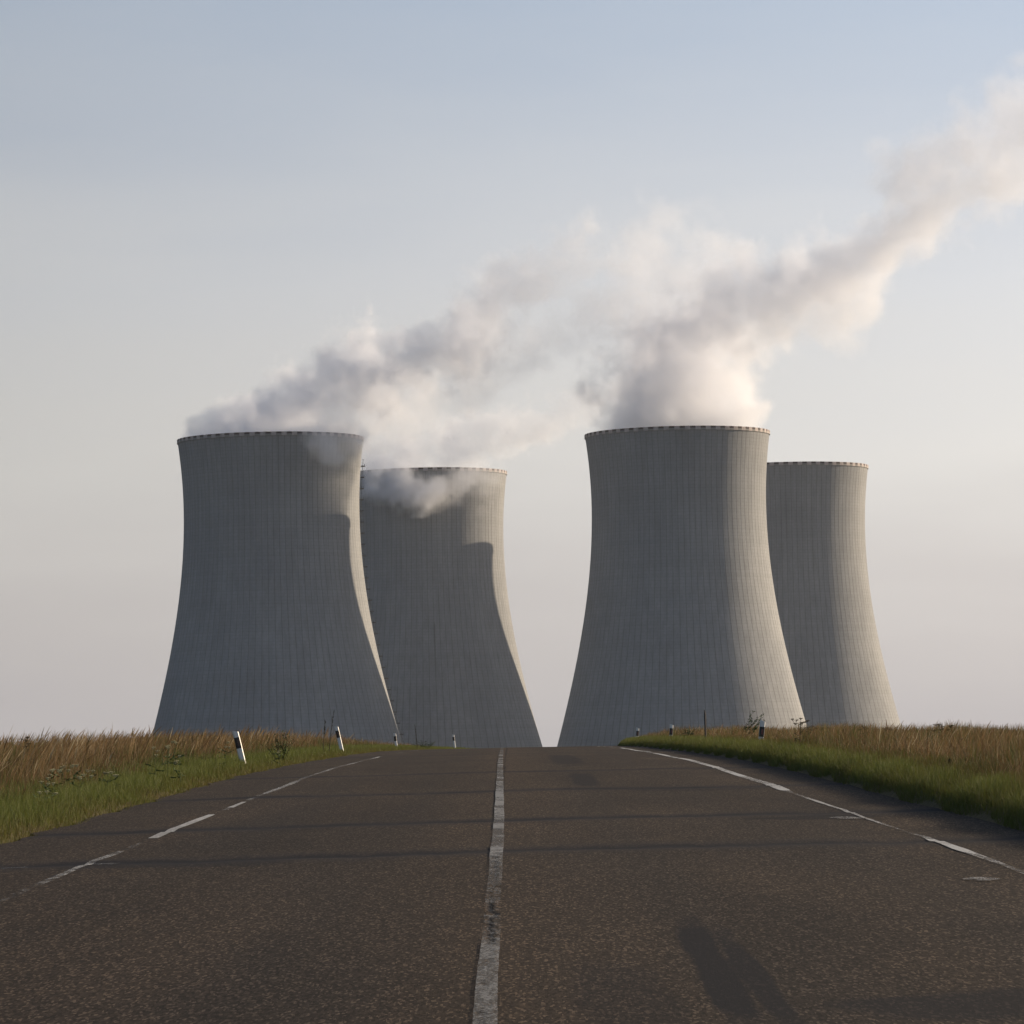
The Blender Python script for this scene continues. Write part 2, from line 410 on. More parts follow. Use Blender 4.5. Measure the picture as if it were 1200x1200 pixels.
def concrete(name, streak=None, dark=1.0):
    b = N(name)
    co = obj_coords(b)
    sep = b.n('ShaderNodeSeparateXYZ', {0: co})
    z = sep.outputs[2]
    oi = b.n('ShaderNodeObjectInfo').outputs['Random']
    off = b.n('ShaderNodeCombineXYZ', {0: b.math('MULTIPLY', oi, 400.0), 1: 0.0, 2: 0.0}).outputs[0]
    cv = b.n('ShaderNodeVectorMath', {0: co, 1: off}, operation='ADD').outputs[0]
    n1 = b.noise(b.mapping(cv, (0.05, 0.05, 0.02)), 1.0, 5, 0.6)
    n2 = b.noise(b.mapping(cv, (0.6, 0.6, 0.03)), 1.0, 4, 0.6)
    n3 = b.noise(cv, 0.8, 4, 0.6)
    c = b.ramp(n1, [(0.3, (0.188, 0.194, 0.204)), (0.7, (0.238, 0.242, 0.248))])
    c = b.mix(0.5, c, b.mix(1.0, c, b.ramp(n2, [(0.3, (0.72,) * 3), (0.65, (1.12,) * 3)]), 'MULTIPLY'))
    c = b.mix(0.4, c, b.mix(1.0, c, b.ramp(n3, [(0.3, (0.8,) * 3), (0.7, (1.15,) * 3)]), 'MULTIPLY'))
    # lift joints every 1.5 m and panel joints
    fr = b.math('FRACT', b.math('DIVIDE', z, 1.5))
    jl = b.math('LESS_THAN', fr, 0.16)
    c = b.mix(b.math('MULTIPLY', jl, 0.13), c, (0.05, 0.05, 0.05))
    lvl = b.n('ShaderNodeTexWhiteNoise', {'W': b.math('ADD', b.math('FLOOR', b.math('DIVIDE', z, 1.5)), b.math('MULTIPLY', oi, 99.0))}, noise_dimensions='1D').outputs[0]
    c = b.mix(b.math('MULTIPLY', b.math('GREATER_THAN', lvl, 0.93), 0.07), c, (0.06, 0.06, 0.06))
    c = b.mix(0.035, c, b.mix(lvl, (0.1, 0.1, 0.1), (0.4, 0.4, 0.4)))
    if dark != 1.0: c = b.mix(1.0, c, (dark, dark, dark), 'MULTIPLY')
    if streak:
        ang = b.math('ARCTAN2', sep.outputs[0], b.math('MULTIPLY', sep.outputs[1], -1.0))
        d = b.math('ABSOLUTE', b.math('SUBTRACT', ang, streak[0]))
        k = b.math('DIVIDE', b.math('SUBTRACT', streak[1], d), streak[1] * 0.5, clamp=True)
        up_ = b.math('DIVIDE', b.math('SUBTRACT', streak[3], z), 2.0, clamp=True)
        dn_ = b.math('DIVIDE', b.math('SUBTRACT', z, streak[2]), 22.0, clamp=True)
        k = b.math('MULTIPLY', k, b.math('MULTIPLY', up_, dn_))
        c = b.mix(b.math('MULTIPLY', k, 0.6), c, (0.04, 0.04, 0.04))
    return b.surf(b.n('ShaderNodeBsdfPrincipled', {'Base Color': c, 'Roughness': 0.95, 'Specular IOR Level': 0.15}).outputs[0])

NR = 96
pat = [(0.0, 0.0), (0.16, 0.0), (0.32, 0.0), (0.455, 0.0), (0.465, 0.022), (0.535, 0.022), (0.545, 0.0), (0.68, 0.0), (0.84, 0.0)]      # rib profile over one bay
zs = np.concatenate([np.linspace(0, 150, 61), [153.1]])
a = np.array([(i + p) / NR * 2 * math.pi for i in range(NR) for p, _ in pat])
hh = np.array([q for i in range(NR) for _, q in pat])
rr = rad(zs)[:, None] + hh[None, :]
V = np.stack([np.cos(a)[None, :] * rr, np.sin(a)[None, :] * rr, np.repeat(zs[:, None], len(a), 1)], -1)
nc = len(a)
F1 = grid_faces(len(zs), nc, True)
zi = zs[::-1]
ri = rad(zi)[:, None] - 0.9 + 0 * hh[None, :]
V2 = np.stack([np.cos(a)[None, :] * ri, np.sin(a)[None, :] * ri, np.repeat(zi[:, None], nc, 1)], -1)
VV = np.concatenate([V, V2], 0)
FF = grid_faces(len(zs) * 2, nc, True)
shell_me = mesh_np('tower_shell', VV.reshape(-1, 3), FF)
M_conc = concrete('weathered_concrete')
M_conc_s = concrete('weathered_concrete_streaked', (0.10, 0.010, 48, 79))
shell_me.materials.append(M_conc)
shell_me.materials.append(shadow_rib := concrete('rib_shadow_concrete', None, 0.64))  # rib shadow lines painted in by darkening the rib faces
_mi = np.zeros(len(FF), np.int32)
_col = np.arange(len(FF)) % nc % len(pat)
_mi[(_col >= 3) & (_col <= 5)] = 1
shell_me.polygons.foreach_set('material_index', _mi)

# painted rim: two rows of red and white fields, set 25 cm proud
def plain(name, c, rough=0.7, spec=0.3, var=0.15, sc=2.0):
    b = N(name)
    n_ = b.noise(obj_coords(b), sc, 5, 0.6)
    lo = tuple(v * (1 - var) for v in c); hi = tuple(min(1, v * (1 + var)) for v in c)
    cc = b.ramp(n_, [(0.3, lo), (0.7, hi)])
    return b.surf(b.n('ShaderNodeBsdfPrincipled', {'Base Color': cc, 'Roughness': rough, 'Specular IOR Level': spec}).outputs[0])
M_red = plain('faded_red_paint', (0.040, 0.022, 0.024), 0.8, 0.2, 0.3, 0.5)
M_white = plain('faded_white_paint', (0.32, 0.28, 0.27), 0.8, 0.2, 0.25, 0.5)
NB = 112
sub = 2
ang = np.linspace(0, 2 * math.pi, NB * sub, endpoint=False)
rows = [(153.1, 0.35), (153.9, 0.35), (154.8, 0.35), (154.8, -1.0), (153.1, -1.0)]
V = np.stack([np.stack([np.cos(ang) * (rad(153.5) + q), np.sin(ang) * (rad(153.5) + q), np.full_like(ang, z)], -1) for z, q in rows] , 0)
faces = grid_faces(5, NB * sub, True)
rim_me = mesh_np('tower_rim', V.reshape(-1, 3), faces)
rim_me.materials.append(M_red); rim_me.materials.append(M_white); rim_me.materials.append(plain('plain_rim_concrete', (0.19, 0.185, 0.18), 0.9, 0.1, 0.1, 0.5))
mi = []
for f in range(len(faces)):
    r_, c_ = divmod(f, NB * sub)
    blk = (c_ // sub) % 2
    mi.append(((1 if r_ == 0 else 1) if blk else (2 if r_ == 0 else 0)) if r_ < 2 else 2)
rim_me.polygons.foreach_set('material_index', np.array(mi, np.int32))

# caged ladder following the hyperbola, with landings
M_steel = plain('dark_steel', (0.06, 0.06, 0.062), 0.6, 0.4)
def box_arrays(cx, cy, cz, sx, sy, sz):
    s = np.array([[-1, -1, -1], [1, -1, -1], [1, 1, -1], [-1, 1, -1], [-1, -1, 1], [1, -1, 1], [1, 1, 1], [-1, 1, 1]], float) / 2
    v = s * np.array([sx, sy, sz]) + np.array([cx, cy, cz])
    f = np.array([[0, 3, 2, 1], [4, 5, 6, 7], [0, 1, 5, 4], [1, 2, 6, 5], [2, 3, 7, 6], [3, 0, 4, 7]])
    return v, f
class MB:
    def __init__(s): s.v = []; s.f = []; s.n = 0
    def add(s, v, f):
        s.v.append(v); s.f.append(np.asarray(f) + s.n); s.n += len(v)
    def box(s, *a): s.add(*box_arrays(*a))
    def tube(s, pts, radii, k=6):
        pts = [Vector(p) for p in pts]
        V = []
        for i, p in enumerate(pts):
            t = (pts[min(i + 1, len(pts) - 1)] - pts[max(i - 1, 0)]).normalized()
            u = t.cross(Vector((0.3, 1, 0.1))).normalized(); w = t.cross(u)
            r = radii[i] if hasattr(radii, '__len__') else radii
            for j in range(k):
                an = 2 * math.pi * j / k
                V.append(p + u * (math.cos(an) * r) + w * (math.sin(an) * r))
        V = np.array([tuple(q) for q in V])
        s.add(V, grid_faces(len(pts), k, True))
        for base_ in (0, (len(pts) - 1) * k):          # close the ends with quads
            if k == 6:
                i0 = s.n - len(V) + base_
                s.f.append(np.array([[i0, i0 + 1, i0 + 2, i0 + 3], [i0, i0 + 3, i0 + 4, i0 + 5]]))
            elif k == 4:
                i0 = s.n - len(V) + base_
                s.f.append(np.array([[i0, i0 + 1, i0 + 2, i0 + 3]]))
    def mesh(s, name, smooth=False): return mesh_np(name, np.concatenate(s.v), np.concatenate(s.f), smooth)
    def build(s, name, mat, parent=None, smooth=False): return link(name, s.mesh(name, smooth), mat, parent)

mb = MB()
zz = np.arange(4, 148, 3.0)
for s_ in (-0.35, 0.35):
    mb.tube([(float(rad(z)) + 0.9, s_, z) for z in zz], 0.09, 4)
for z in np.arange(4, 148, 3.0):
    mb.box(float(rad(z)) + 0.75, 0, z, 0.9, 0.9, 0.12)
for z in np.arange(12, 146, 5.0):
    mb.box(float(rad(z)) + 1.0, 0, z, 1.8, 1.9, 0.5)
    mb.box(float(rad(z)) + 1.8, 0, z + 0.6, 0.1, 1.9, 1.0)
ladder_me = mb.mesh('tower_ladder')
ladder_me.materials.append(M_steel)
#            pixel of the axis at the rim, row of the rim silhouette, distance, ladder bearing
TOWERS = [
    (317.0, 514.5, 1785.0, math.radians(4), 'shaded front cooling tower on the left, steam spilling over its rim', M_conc),
    (793.5, 507.8, 1796.0, math.radians(140), 'front cooling tower on the right with thick white steam rising straight up from its mouth', M_conc),
    (497.5, 554.6, 2017.0, math.radians(160), 'rear cooling tower partly behind the left front one, shadow edge on its flank', M_conc_s),
    (921.0, 548.0, 2026.0, math.radians(150), 'smallest looking cooling tower at far right with no steam and an open bare rim', M_conc),
]
TPOS = []
for i, (px, py, D, lad, lab, mt) in enumerate(TOWERS):
    p = at(px, py, D)
    root = empty('cooling_tower', (p.x, p.y, p.z - TH))
    TPOS.append(root.location.copy())
    tag(root, lab, 'cooling tower', 'cooling towers of the power station')
    sh = link('shell', shell_me, None, root)
    if mt is not M_conc:
        sh.data = shell_me.copy(); sh.data.materials[0] = mt
    sh.rotation_euler.z = random.uniform(0, 6)
    if mt is not M_conc: sh.rotation_euler.z = 0
    rm = link('painted_rim', rim_me, None, root)
    rm.rotation_euler.z = random.uniform(0, 6)
    ld = link('ladder', ladder_me, None, root)
    ld.rotation_euler.z = lad
    pass
    print('tower', i, root.location)

# ------------------------------------------------------------------ morning haze
hz = N('haze')
hv = hz.n('ShaderNodeVolumePrincipled', {'Color': (0.86, 0.91, 1.0, 1), 'Density': 1.9e-5, 'Anisotropy': 0.2})
hz.t.links.new(hv.outputs[0], hz.out.inputs['Volume'])
hb_v, hb_f = box_arrays(0, 4000, 130, 8400, 8600, 560)
haze = link('haze', mesh_np('haze', hb_v, hb_f), hz.m)
tag(haze, kind='stuff')
#VEG
# ------------------------------------------------------------------ verge and meadow grass
def leaf_mat(name, stops, trans=0.35, rough=0.75, patch=0.35):
    b = N(name)
    at_ = b.n('ShaderNodeAttribute', attribute_name='tint').outputs['Fac']
    pn = b.noise(b.mapping(obj_coords(b), (0.55, 0.22, 0.5)), 1.0, 4, 0.6)
    f = b.math('ADD', at_, b.math('MULTIPLY', b.math('SUBTRACT', pn, 0.5), patch * 2), clamp=True)
    c = b.ramp(f, stops)
    d = b.n('ShaderNodeBsdfPrincipled', {'Base Color': c, 'Roughness': rough, 'Specular IOR Level': 0.2})
    t = b.n('ShaderNodeBsdfTranslucent', {'Color': c})
    return b.surf(b.n('ShaderNodeMixShader', {0: trans, 1: d.outputs[0], 2: t.outputs[0]}).outputs[0])
M_green = leaf_mat('verge_grass', [(0.0, (0.085, 0.068, 0.020)), (0.25, (0.078, 0.076, 0.019)), (0.6, (0.080, 0.096, 0.020)), (0.9, (0.105, 0.122, 0.034)), (1.0, (0.14, 0.14, 0.05))])
M_dry = leaf_mat('meadow_grass', [(0.0, (0.045, 0.062, 0.016)), (0.22, (0.075, 0.082, 0.022)), (0.38, (0.078, 0.048, 0.022)), (0.62, (0.125, 0.076, 0.034)), (0.9, (0.20, 0.140, 0.072)), (1.0, (0.30, 0.25, 0.16))], patch=0.45)

def smooth_field(x, y, s, seed):      # sum of slow waves, about -1 to 1
    r = np.random.default_rng(seed)
    out = np.zeros_like(x)
    for k in range(5):
        a_, b_ = r.normal(0, s * (1 + 0.7 * k), 2), r.uniform(0, 6.28, 2)
        out += np.sin(x * a_[0] + y * a_[1] * 0.6 + b_[0]) / (1 + 0.4 * k)
    return out / 2.6

def blades(x, y, h, w, lean, tint, seg=3, droop=0.25, zoff=-0.01, head=None):
    n = len(x)
    r = RNG
    az = r.uniform(0, 2 * math.pi, n)
    dx, dy = np.cos(az) * w * 0.5, np.sin(az) * w * 0.5
    la = r.uniform(0, 2 * math.pi, n)
    lx = lean[0] + np.cos(la) * lean[2] * np.abs(r.normal(0, 1, n))
    ly = lean[1] + np.sin(la) * lean[2] * np.abs(r.normal(0, 1, n))
    z0 = soil(x, y) + zoff
    V = np.zeros((n, seg + 1, 2, 3), np.float32)
    for i in range(seg + 1):
        t = i / seg
        bend = t * t
        cx = x + lx * h * bend
        cy = y + ly * h * bend
        L2 = np.minimum(lx ** 2 + ly ** 2, 1.0)
        cz = z0 + h * (t - droop * L2 * bend)
        if head is None: k = (1.0 - 0.85 * t ** 1.3)
        else: k = head[i]
        V[:, i, 0, 0] = cx - dx * k; V[:, i, 0, 1] = cy - dy * k; V[:, i, 0, 2] = cz
        V[:, i, 1, 0] = cx + dx * k; V[:, i, 1, 1] = cy + dy * k; V[:, i, 1, 2] = cz
    q = np.arange(seg)[:, None] * 2 + np.array([0, 1, 3, 2])[None, :]
    Fc = (np.arange(n)[:, None, None] * (2 * (seg + 1)) + q[None]).reshape(-1, 4)
    T = np.repeat(tint, 2 * (seg + 1))
    return V.reshape(-1, 3), Fc, T

def grass_obj(name, chunks, mat):
    off = 0; Vs, Fs, Ts = [], [], []
    for v, f, t in chunks:
        Vs.append(v); Fs.append(f + off); Ts.append(t); off += len(v)
    me = mesh_np(name, np.concatenate(Vs), np.concatenate(Fs))
    at_ = me.attributes.new('tint', 'FLOAT', 'POINT')
    at_.data.foreach_set('value', np.concatenate(Ts).astype(np.float32))
    return link(name, me, mat)

def sample_d(n, d0, d1, p=1.0):
    u = RNG.uniform(0, 1, n)
    if abs(p - 1) < 1e-3: return d0 * (d1 / d0) ** u
    return (d0 ** (1 - p) + u * (d1 ** (1 - p) - d0 ** (1 - p))) ** (1 / (1 - p))

def tall_zone(side, n, d0, d1):
    d = sample_d(n, d0, d1, 0.9)
    inner = 6.05 if side < 0 else 5.15
    width = np.clip(0.10 * d + 1.5, 3.0, 16.0)
    u = side * (inner + width * RNG.beta(1.0, 1.7, n))
    # pull blades into tufts
    tx, ty = np.round(u / 0.35) * 0.35, np.round(d / 0.5) * 0.5
    jit = smooth_field(tx * 7, ty * 7, 1.0, 5) * 0.1
    k = RNG.uniform(0.25, 1.0, n)
    u = u * k + (tx + jit) * (1 - k); d = d * k + ty * (1 - k)
    return u, d
CH = []
for side in (-1, 1):
    u, d = tall_zone(side, 150000, 27, 235)
    x = u + xlat(d)
    au = np.abs(u)
    grow = np.clip((au - (6.0 if side < 0 else 5.05)) / (1.2 if side < 0 else 0.9), 0, 1)
    hf = smooth_field(x, d, 0.5, 3 + side)
    hf2 = smooth_field(x * 1.7, d * 0.8, 1.1, 61 + side)
    top = (0.44 if side < 0 else 0.36) + 0.17 * hf + 0.07 * smooth_field(x, d * 0.6, 2.4, 77 + side)
    top = top * np.clip(1.0 - (d - 150) / 150, 0.45, 1)
    top = top * np.where(side > 0, np.clip(0.95 + (d - 35) / 250, 0.9, 1.15), np.clip(0.72 + (d - 35) / 85, 0.66, 1.15))
    h = (0.16 + grow * (top - 0.16)) * RNG.uniform(0.45, 1.15, len(u))
    w = (0.006 + 0.004 * RNG.random(len(u))) * np.clip(d / 45, 0.9, 2.6)
    tint = np.clip(0.14 + (0.38 * grow if side < 0 else 0.34 * np.maximum(grow, 0.55)) + RNG.normal(0, 0.20, len(u)) + 0.27 * hf2, 0, 1)
    CH.append(blades(x, d, h, w, (0.05, -0.02, 0.42), tint))
dry = grass_obj('meadow_grass', CH, M_dry)
tag(dry, 'tall dry brown and green meadow grass on both banks behind the mown verge', 'grass', kind='stuff')

# thin flowering stalks above the sward
CH = []
for side, n in ((-1, 5500), (1, 2600)):
    u, d = tall_zone(side, n, 29, 200)
    u = u + side * 0.35
    x = u + xlat(d)
    hf = smooth_field(x, d, 0.7, 9 + side)
    h = ((0.62 if side < 0 else 0.44) + 0.16 * hf) * RNG.uniform(0.75, 1.2, n) * np.clip(1.0 - (d - 140) / 150, 0.45, 1)
    h = np.where(hf > (-0.2 if side < 0 else 0.3), h, h * 0.72)
    w = 0.0045 * np.clip(d / 45, 0.9, 2.2)
    tint = np.clip(RNG.normal(0.72, 0.14, n), 0.3, 1)
    CH.append(blades(x, d, h, w, (0.30, 0.0, 0.20), tint, 6, head=[0.7, 0.6, 0.5, 0.45, 1.6, 2.4, 0.5]))
st = grass_obj('grass_seed_stalks', CH, M_dry)
tag(st, 'thin seed stalks of dry grass leaning right above the meadow', 'grass stalks', kind='stuff')

CH = []
for side in (-1, 1):
    n = 150000
    d = sample_d(n, 24, 260, 1.1)
    a0, a1 = (4.86, 7.0) if side < 0 else (4.60, 5.9)
    f = RNG.beta(1.1, 1.25, n)
    u = side * (a0 + (a1 - a0) * f)
    x = u + xlat(d) + 0.05 * np.sin(d * 1.3)
    hf = smooth_field(x, d, 1.3, 20 + side)
    h = (0.05 + 0.12 * np.clip(f * 3, 0.15, 1) + 0.03 * hf) * RNG.uniform(0.5, 1.3, n)
    if side > 0: h = h * 1.15 + 0.02
    w = 0.006 * np.clip(d / 38, 0.9, 3.0)
    tint = np.clip((0.12 + 0.5 * np.clip(f * 2.6, 0, 1) if side < 0 else np.where(f > 0.55, 0.05, 0.42 + 0.25 * f)) + RNG.normal(0, 0.17, n) + 0.14 * hf, 0, 1)
    CH.append(blades(x, d, h, w, (0.05, 0, 0.45), tint, 3))
gr = grass_obj('verge_grass', CH, M_green)
tag(gr, 'short mown green grass strip along both edges of the asphalt', 'grass', kind='stuff')

# ------------------------------------------------------------------ reflector posts
M_pwhite = plain('post_white_plastic', (0.52, 0.52, 0.51), 0.45, 0.4, 0.06, 6)
M_pblack = plain('post_black_band', (0.012, 0.012, 0.014), 0.4, 0.4, 0.2, 6)
M_refl = plain('orange_reflector', (0.05, 0.02, 0.012), 0.3, 0.6, 0.1, 6)
M_reflr = plain('red_reflector', (0.10, 0.014, 0.014), 0.3, 0.6, 0.1, 6)
def prism(profile, z0, z1, slant=0.0):
    n = len(profile)
    V = [(x, y, z0) for x, y in profile] + [(x, y, z1 + slant * (x / 0.06)) for x, y in profile]
    me = bpy.data.meshes.new('p')
    me.from_pydata(V, [], [tuple(range(n))[::-1], tuple(range(n, 2 * n))] + [(i, (i + 1) % n, (i + 1) % n + n, i + n) for i in range(n)])
    me.update()
    return me
def bev(wx, wy, c):
    return [(-wx + c, -wy), (wx - c, -wy), (wx, -wy + c), (wx, wy - c), (wx - c, wy), (-wx + c, wy), (-wx, wy - c), (-wx, -wy + c)]
HP = 1.02
body_me = prism(bev(0.058, 0.048, 0.016), -0.3, HP, -0.022); body_me.name = 'post_body'
body_me.materials.append(M_pwhite)
band_me = prism(bev(0.0605, 0.0505, 0.017), HP - 0.36, HP - 0.13, 0.0); band_me.name = 'post_band'
band_me.materials.append(M_pblack)
rv, rf = box_arrays(0, -0.0525, HP - 0.245, 0.035, 0.009, 0.12)
refl_me = mesh_np('post_reflector', rv, rf)
refl_me.materials.append(M_reflr)
refl2_me = refl_me.copy(); refl2_me.materials[0] = M_refl
#        top pixel, distance, lean, turn, exposed height, wording
POSTS = [
    ((275.5, 857), 83, 13, 12, 'nearest white reflector post on the left verge, leaning to the left', 1),
    ((394, 851.5), 127, 12, 10, 'second reflector post on the left verge, slim and tilted, among brown grass', 1),
    ((462.5, 859.5), 189, 6, 8, 'small reflector post where the left meadow grass thins out near the crest', 1),
    ((531, 861), 238, 6, 8, 'lone reflector post beyond the crest, nearest the road centre on the left', 1),
    ((894, 845), 91, -7, 6, 'nearest reflector post on the right verge with a dark red band', 0),
    ((787, 849), 139, -4, 6, 'middle reflector post on the right verge, before the thin dark stake', 0),
    ((747.5, 853), 178, -5, 6, 'far reflector post on the right verge close to the crest', 0),
    ((753.5, 861.5), 236, 0, 6, 'tiny reflector post top showing past the crest on the right', 0),
]
for (px, py), D, lean, turn, lab, left in POSTS:
    top = at(px, py, D)
    lz = math.radians(lean)
    # stand the post in the soil under its top
    base_ = Vector((top.x + math.sin(lz) * HP, D, top.z - math.cos(lz) * HP))
    root = empty('reflector_post', base_)
    root.rotation_euler = (0, -lz, math.radians(turn * (1 if left else 1)))
    tag(root, lab, 'reflector post', 'reflector posts along the road')
    link('body', body_me, None, root)
    link('black_band', band_me, None, root)
    link('reflector', refl2_me if left else refl_me, None, root)
    print('post', px, 'base', round(base_.z, 2), 'soil', round(float(soil(base_.x, D)), 2))

# ------------------------------------------------------------------ single plants
M_stem = plain('dark_stem', (0.045, 0.040, 0.022), 0.9, 0.1, 0.3, 20)
M_umb = plain('umbel_seed', (0.060, 0.048, 0.028), 0.9, 0.1, 0.4, 30)
M_umbw = plain('umbel_flower', (0.30, 0.30, 0.19), 0.9, 0.1, 0.2, 30)
M_leafd = plain('dark_leaf', (0.035, 0.060, 0.018), 0.8, 0.2, 0.4, 8)
def octa(mb, c, r, fl=0.6):
    v = np.array([[r, 0, 0], [0, r, 0], [-r, 0, 0], [0, -r, 0], [0, 0, r * fl], [0, 0, -r * fl]]) + np.array(c)
    f = [[0, 1, 4, 4], [1, 2, 4, 4], [2, 3, 4, 4], [3, 0, 4, 4], [1, 0, 5, 5], [2, 1, 5, 5], [3, 2, 5, 5], [0, 3, 5, 5]]
    # quads only: pair triangles across an edge
    f = [[0, 1, 4, 3], [1, 2, 3, 4], [0, 5, 2, 1], [0, 3, 2, 5]]
    mb.add(v, np.array(f))
def leaflet(mb, p, d, L, w):
    d = Vector(d).normalized(); s = d.cross(Vector((random.uniform(-1, 1), random.uniform(-1, 1), random.uniform(-1, 1)))).normalized()
    p = Vector(p)
    V = [p, p + d * L * 0.45 + s * w, p + d * L, p + d * L * 0.45 - s * w]
    mb.add(np.array([tuple(q) for q in V]), np.array([[0, 1, 2, 3]]))
def umbel_plant(px, py, D, h, heads, spread, label, white=False, thick=0.006, group=None, cat='wild plant', name='umbel_weed'):
    top = at(px, py, D)
    x, y = top.x, D
    z0 = float(soil(x, y)) - 0.02
    H = max(top.z - z0, 0.2)
    root = empty(name, (x, y, z0))
    tag(root, label, cat, group)
    ms = MB()
    lean = random.uniform(-0.05, 0.08)
    ms.tube([(0, 0, 0), (lean * 0.4, 0, H * 0.5), (lean, 0, H * 0.92)], [thick, thick * 0.8, thick * 0.5], 6)
    for i in range(heads):
        an = random.uniform(0, 6.28)
        t0 = random.uniform(0.45, 0.85) if i else 0.9
        rr_ = spread * random.uniform(0.4, 1.0) if i else 0.0
        tipz = H * random.uniform(0.80, 1.0) if i else H
        b0 = Vector((lean * t0, 0, H * t0))
        tip = Vector((lean + math.cos(an) * rr_, math.sin(an) * rr_, tipz))
        mid = (b0 + tip) / 2 + Vector((math.cos(an) * rr_ * 0.2, 0, -0.02))
        ms.tube([b0, mid, tip - Vector((0, 0, 0.03))], [thick * 0.5, thick * 0.4, thick * 0.35], 4)
        mh = MB()
        hr = random.uniform(0.035, 0.06) * (0.75 if white else 1.0)
        for k in range(13):
            a2 = random.uniform(0, 6.28); q = hr * math.sqrt(random.random())
            c = tip + Vector((math.cos(a2) * q, math.sin(a2) * q, 0.01 - q * 0.2 + random.uniform(-0.004, 0.004)))
            mh.tube([tip - Vector((0, 0, 0.03)), c], 0.0016, 4)
            octa(mh, c, random.uniform(0.009, 0.014) * (0.8 if white else 1))
        mh.build('flower_head', M_umbw if white else M_umb, root)
    for k in range(5 if white else 14):
        t0 = random.uniform(0.3 if white else 0.05, 0.7); an = random.uniform(0, 6.28)
        p0 = Vector((lean * t0, 0, H * t0)); dd = Vector((math.cos(an), math.sin(an), random.uniform(-0.2, 0.6)))
        for j in range(5):
            leaflet(ms, p0 + dd * 0.03 * j, dd + Vector((random.uniform(-.6, .6), random.uniform(-.6, .6), 0.1)), 0.06, 0.012)
    ms.build('stem', M_leafd if white else M_stem, root)
    return root
umbel_plant(36, 864, 62, 0.9, 5, 0.10, 'dark umbel weed poking above the dry grass at the far left')
umbel_plant(936, 842, 78, 0.9, 9, 0.17, 'bushy dark umbel weed in front of the foot of the sunlit tower', thick=0.008)
umbel_plant(948, 851, 84, 0.9, 6, 0.16, 'low seeded weed just right of the bushy umbel weed')
umbel_plant(1011, 851, 80, 0.8, 5, 0.14, 'sparse umbel weed in front of the smallest tower')
umbel_plant(1042, 853, 80, 0.8, 6, 0.18, 'low dark weed at the right foot of the smallest tower')
umbel_plant(1095, 849, 70, 0.8, 6, 0.16, 'greenish branching weed against the sky right of the towers')
umbel_plant(1114, 850, 70, 0.8, 3, 0.07, 'slim weed against the sky at the right, with few heads')
umbel_plant(967, 853, 84, 0.8, 5, 0.15, 'dark seeded weed before the shaded side of the smallest tower')
random.seed(5)
for i, (px, py, D) in enumerate([(58, 902, 55), (70, 898, 57), (86, 897, 57), (92, 908, 55), (50, 912, 53), (102, 903, 59), (66, 918, 52), (50, 928, 50), (126, 905, 58)]):
    umbel_plant(px, py, D, 0.4, random.randint(2, 5), 0.12, 'pale cream flowering weed in the clump on the left verge', True, 0.004, 'pale flowering weeds of the left clump', 'flowering weed', 'flowering_weed')
for i, (px, py, D) in enumerate([(203, 869, 66), (195, 874, 64), (262, 870, 76), (328, 880, 84), (183, 876, 63), (211, 886, 62)]):
    umbel_plant(px, py, D, 0.4, 3, 0.10, 'small cream flowered weed scattered in the left grass before the first post', True, 0.004, 'scattered cream flowers of the left verge', 'flowering weed', 'flowering_weed')

# leafy sapling on the right bank
p = at(872, 866, 104)
root = empty('sapling', (p.x, 104, float(soil(p.x, 104)) - 0.02))
tag(root, 'feathery green sapling bending right on the bank before the right front tower', 'sapling')
ms, ml = MB(), MB()
topz = at(880, 832, 104).z - root.location.z
random.seed(3)
for k in range(11):
    bx = random.uniform(-0.25, 0.15)
    dxx = random.uniform(0.0, 0.65); hz = topz * random.uniform(0.6, 1.0)
    pts = [Vector((bx + dxx * t ** 1.5, random.uniform(-.03, .03) + 0.1 * (k % 3) * t, hz * t)) for t in np.linspace(0, 1, 7)]
    ms.tube(pts, [0.007 * (1 - 0.8 * t) for t in np.linspace(0, 1, 7)], 4)
    for j in range(26):
        t = random.uniform(0.35, 1.0) * 6
        i0 = min(int(t), 5); q = pts[i0].lerp(pts[i0 + 1], t - i0)
        leaflet(ml, q, (random.uniform(-0.2, 1), random.uniform(-1, 1), random.uniform(-0.3, 0.6)), random.uniform(0.05, 0.11), 0.012)
ms.build('stem', M_stem, root); ml.build('leaves', M_leafd, root)

# low bush left of the stake and dark tuft near the crest
def bush(px, py, D, rx, rz, label, n=420, name='low_shrub'):
    t_ = at(px, py, D)
    z0 = float(soil(t_.x, D)) - 0.03
    root = empty(name, (t_.x, D, z0)); tag(root, label, 'shrub')
    H = max(t_.z - z0, 0.15)
    ms, ml = MB(), MB()
    for k in range(16):
        an = random.uniform(0, 6.28); r_ = rx * random.uniform(0.2, 1); hz = H * random.uniform(0.6, 1.0) * (1 - 0.4 * (r_ / rx) ** 2)
        tip = Vector((math.cos(an) * r_, math.sin(an) * r_ * 0.7, hz))
        ms.tube([(tip.x * 0.2, tip.y * 0.2, 0), tip * 0.6, tip], [0.005, 0.004, 0.002], 4)
        for j in range(n // 16):
            q = tip * random.uniform(0.3, 1.0) + Vector((random.gauss(0, .04), random.gauss(0, .04), random.gauss(0, .03)))
            leaflet(ml, q, (random.gauss(0, 1), random.gauss(0, 1), random.uniform(0, 1)), random.uniform(0.04, 0.08), 0.013)
    ms.build('stems', M_stem, root); ml.build('leaves', M_leafd, root)
bush(808, 852, 128, 0.35, 0.4, 'low dark bush on the right bank just left of the thin stake')
bush(498, 866, 205, 0.9, 0.4, 'dark low bush beyond the crest, left of the lone post')
bush(328, 849, 92, 0.40, 0.5, 'dark weedy bush between the first two posts on the left bank', 180)

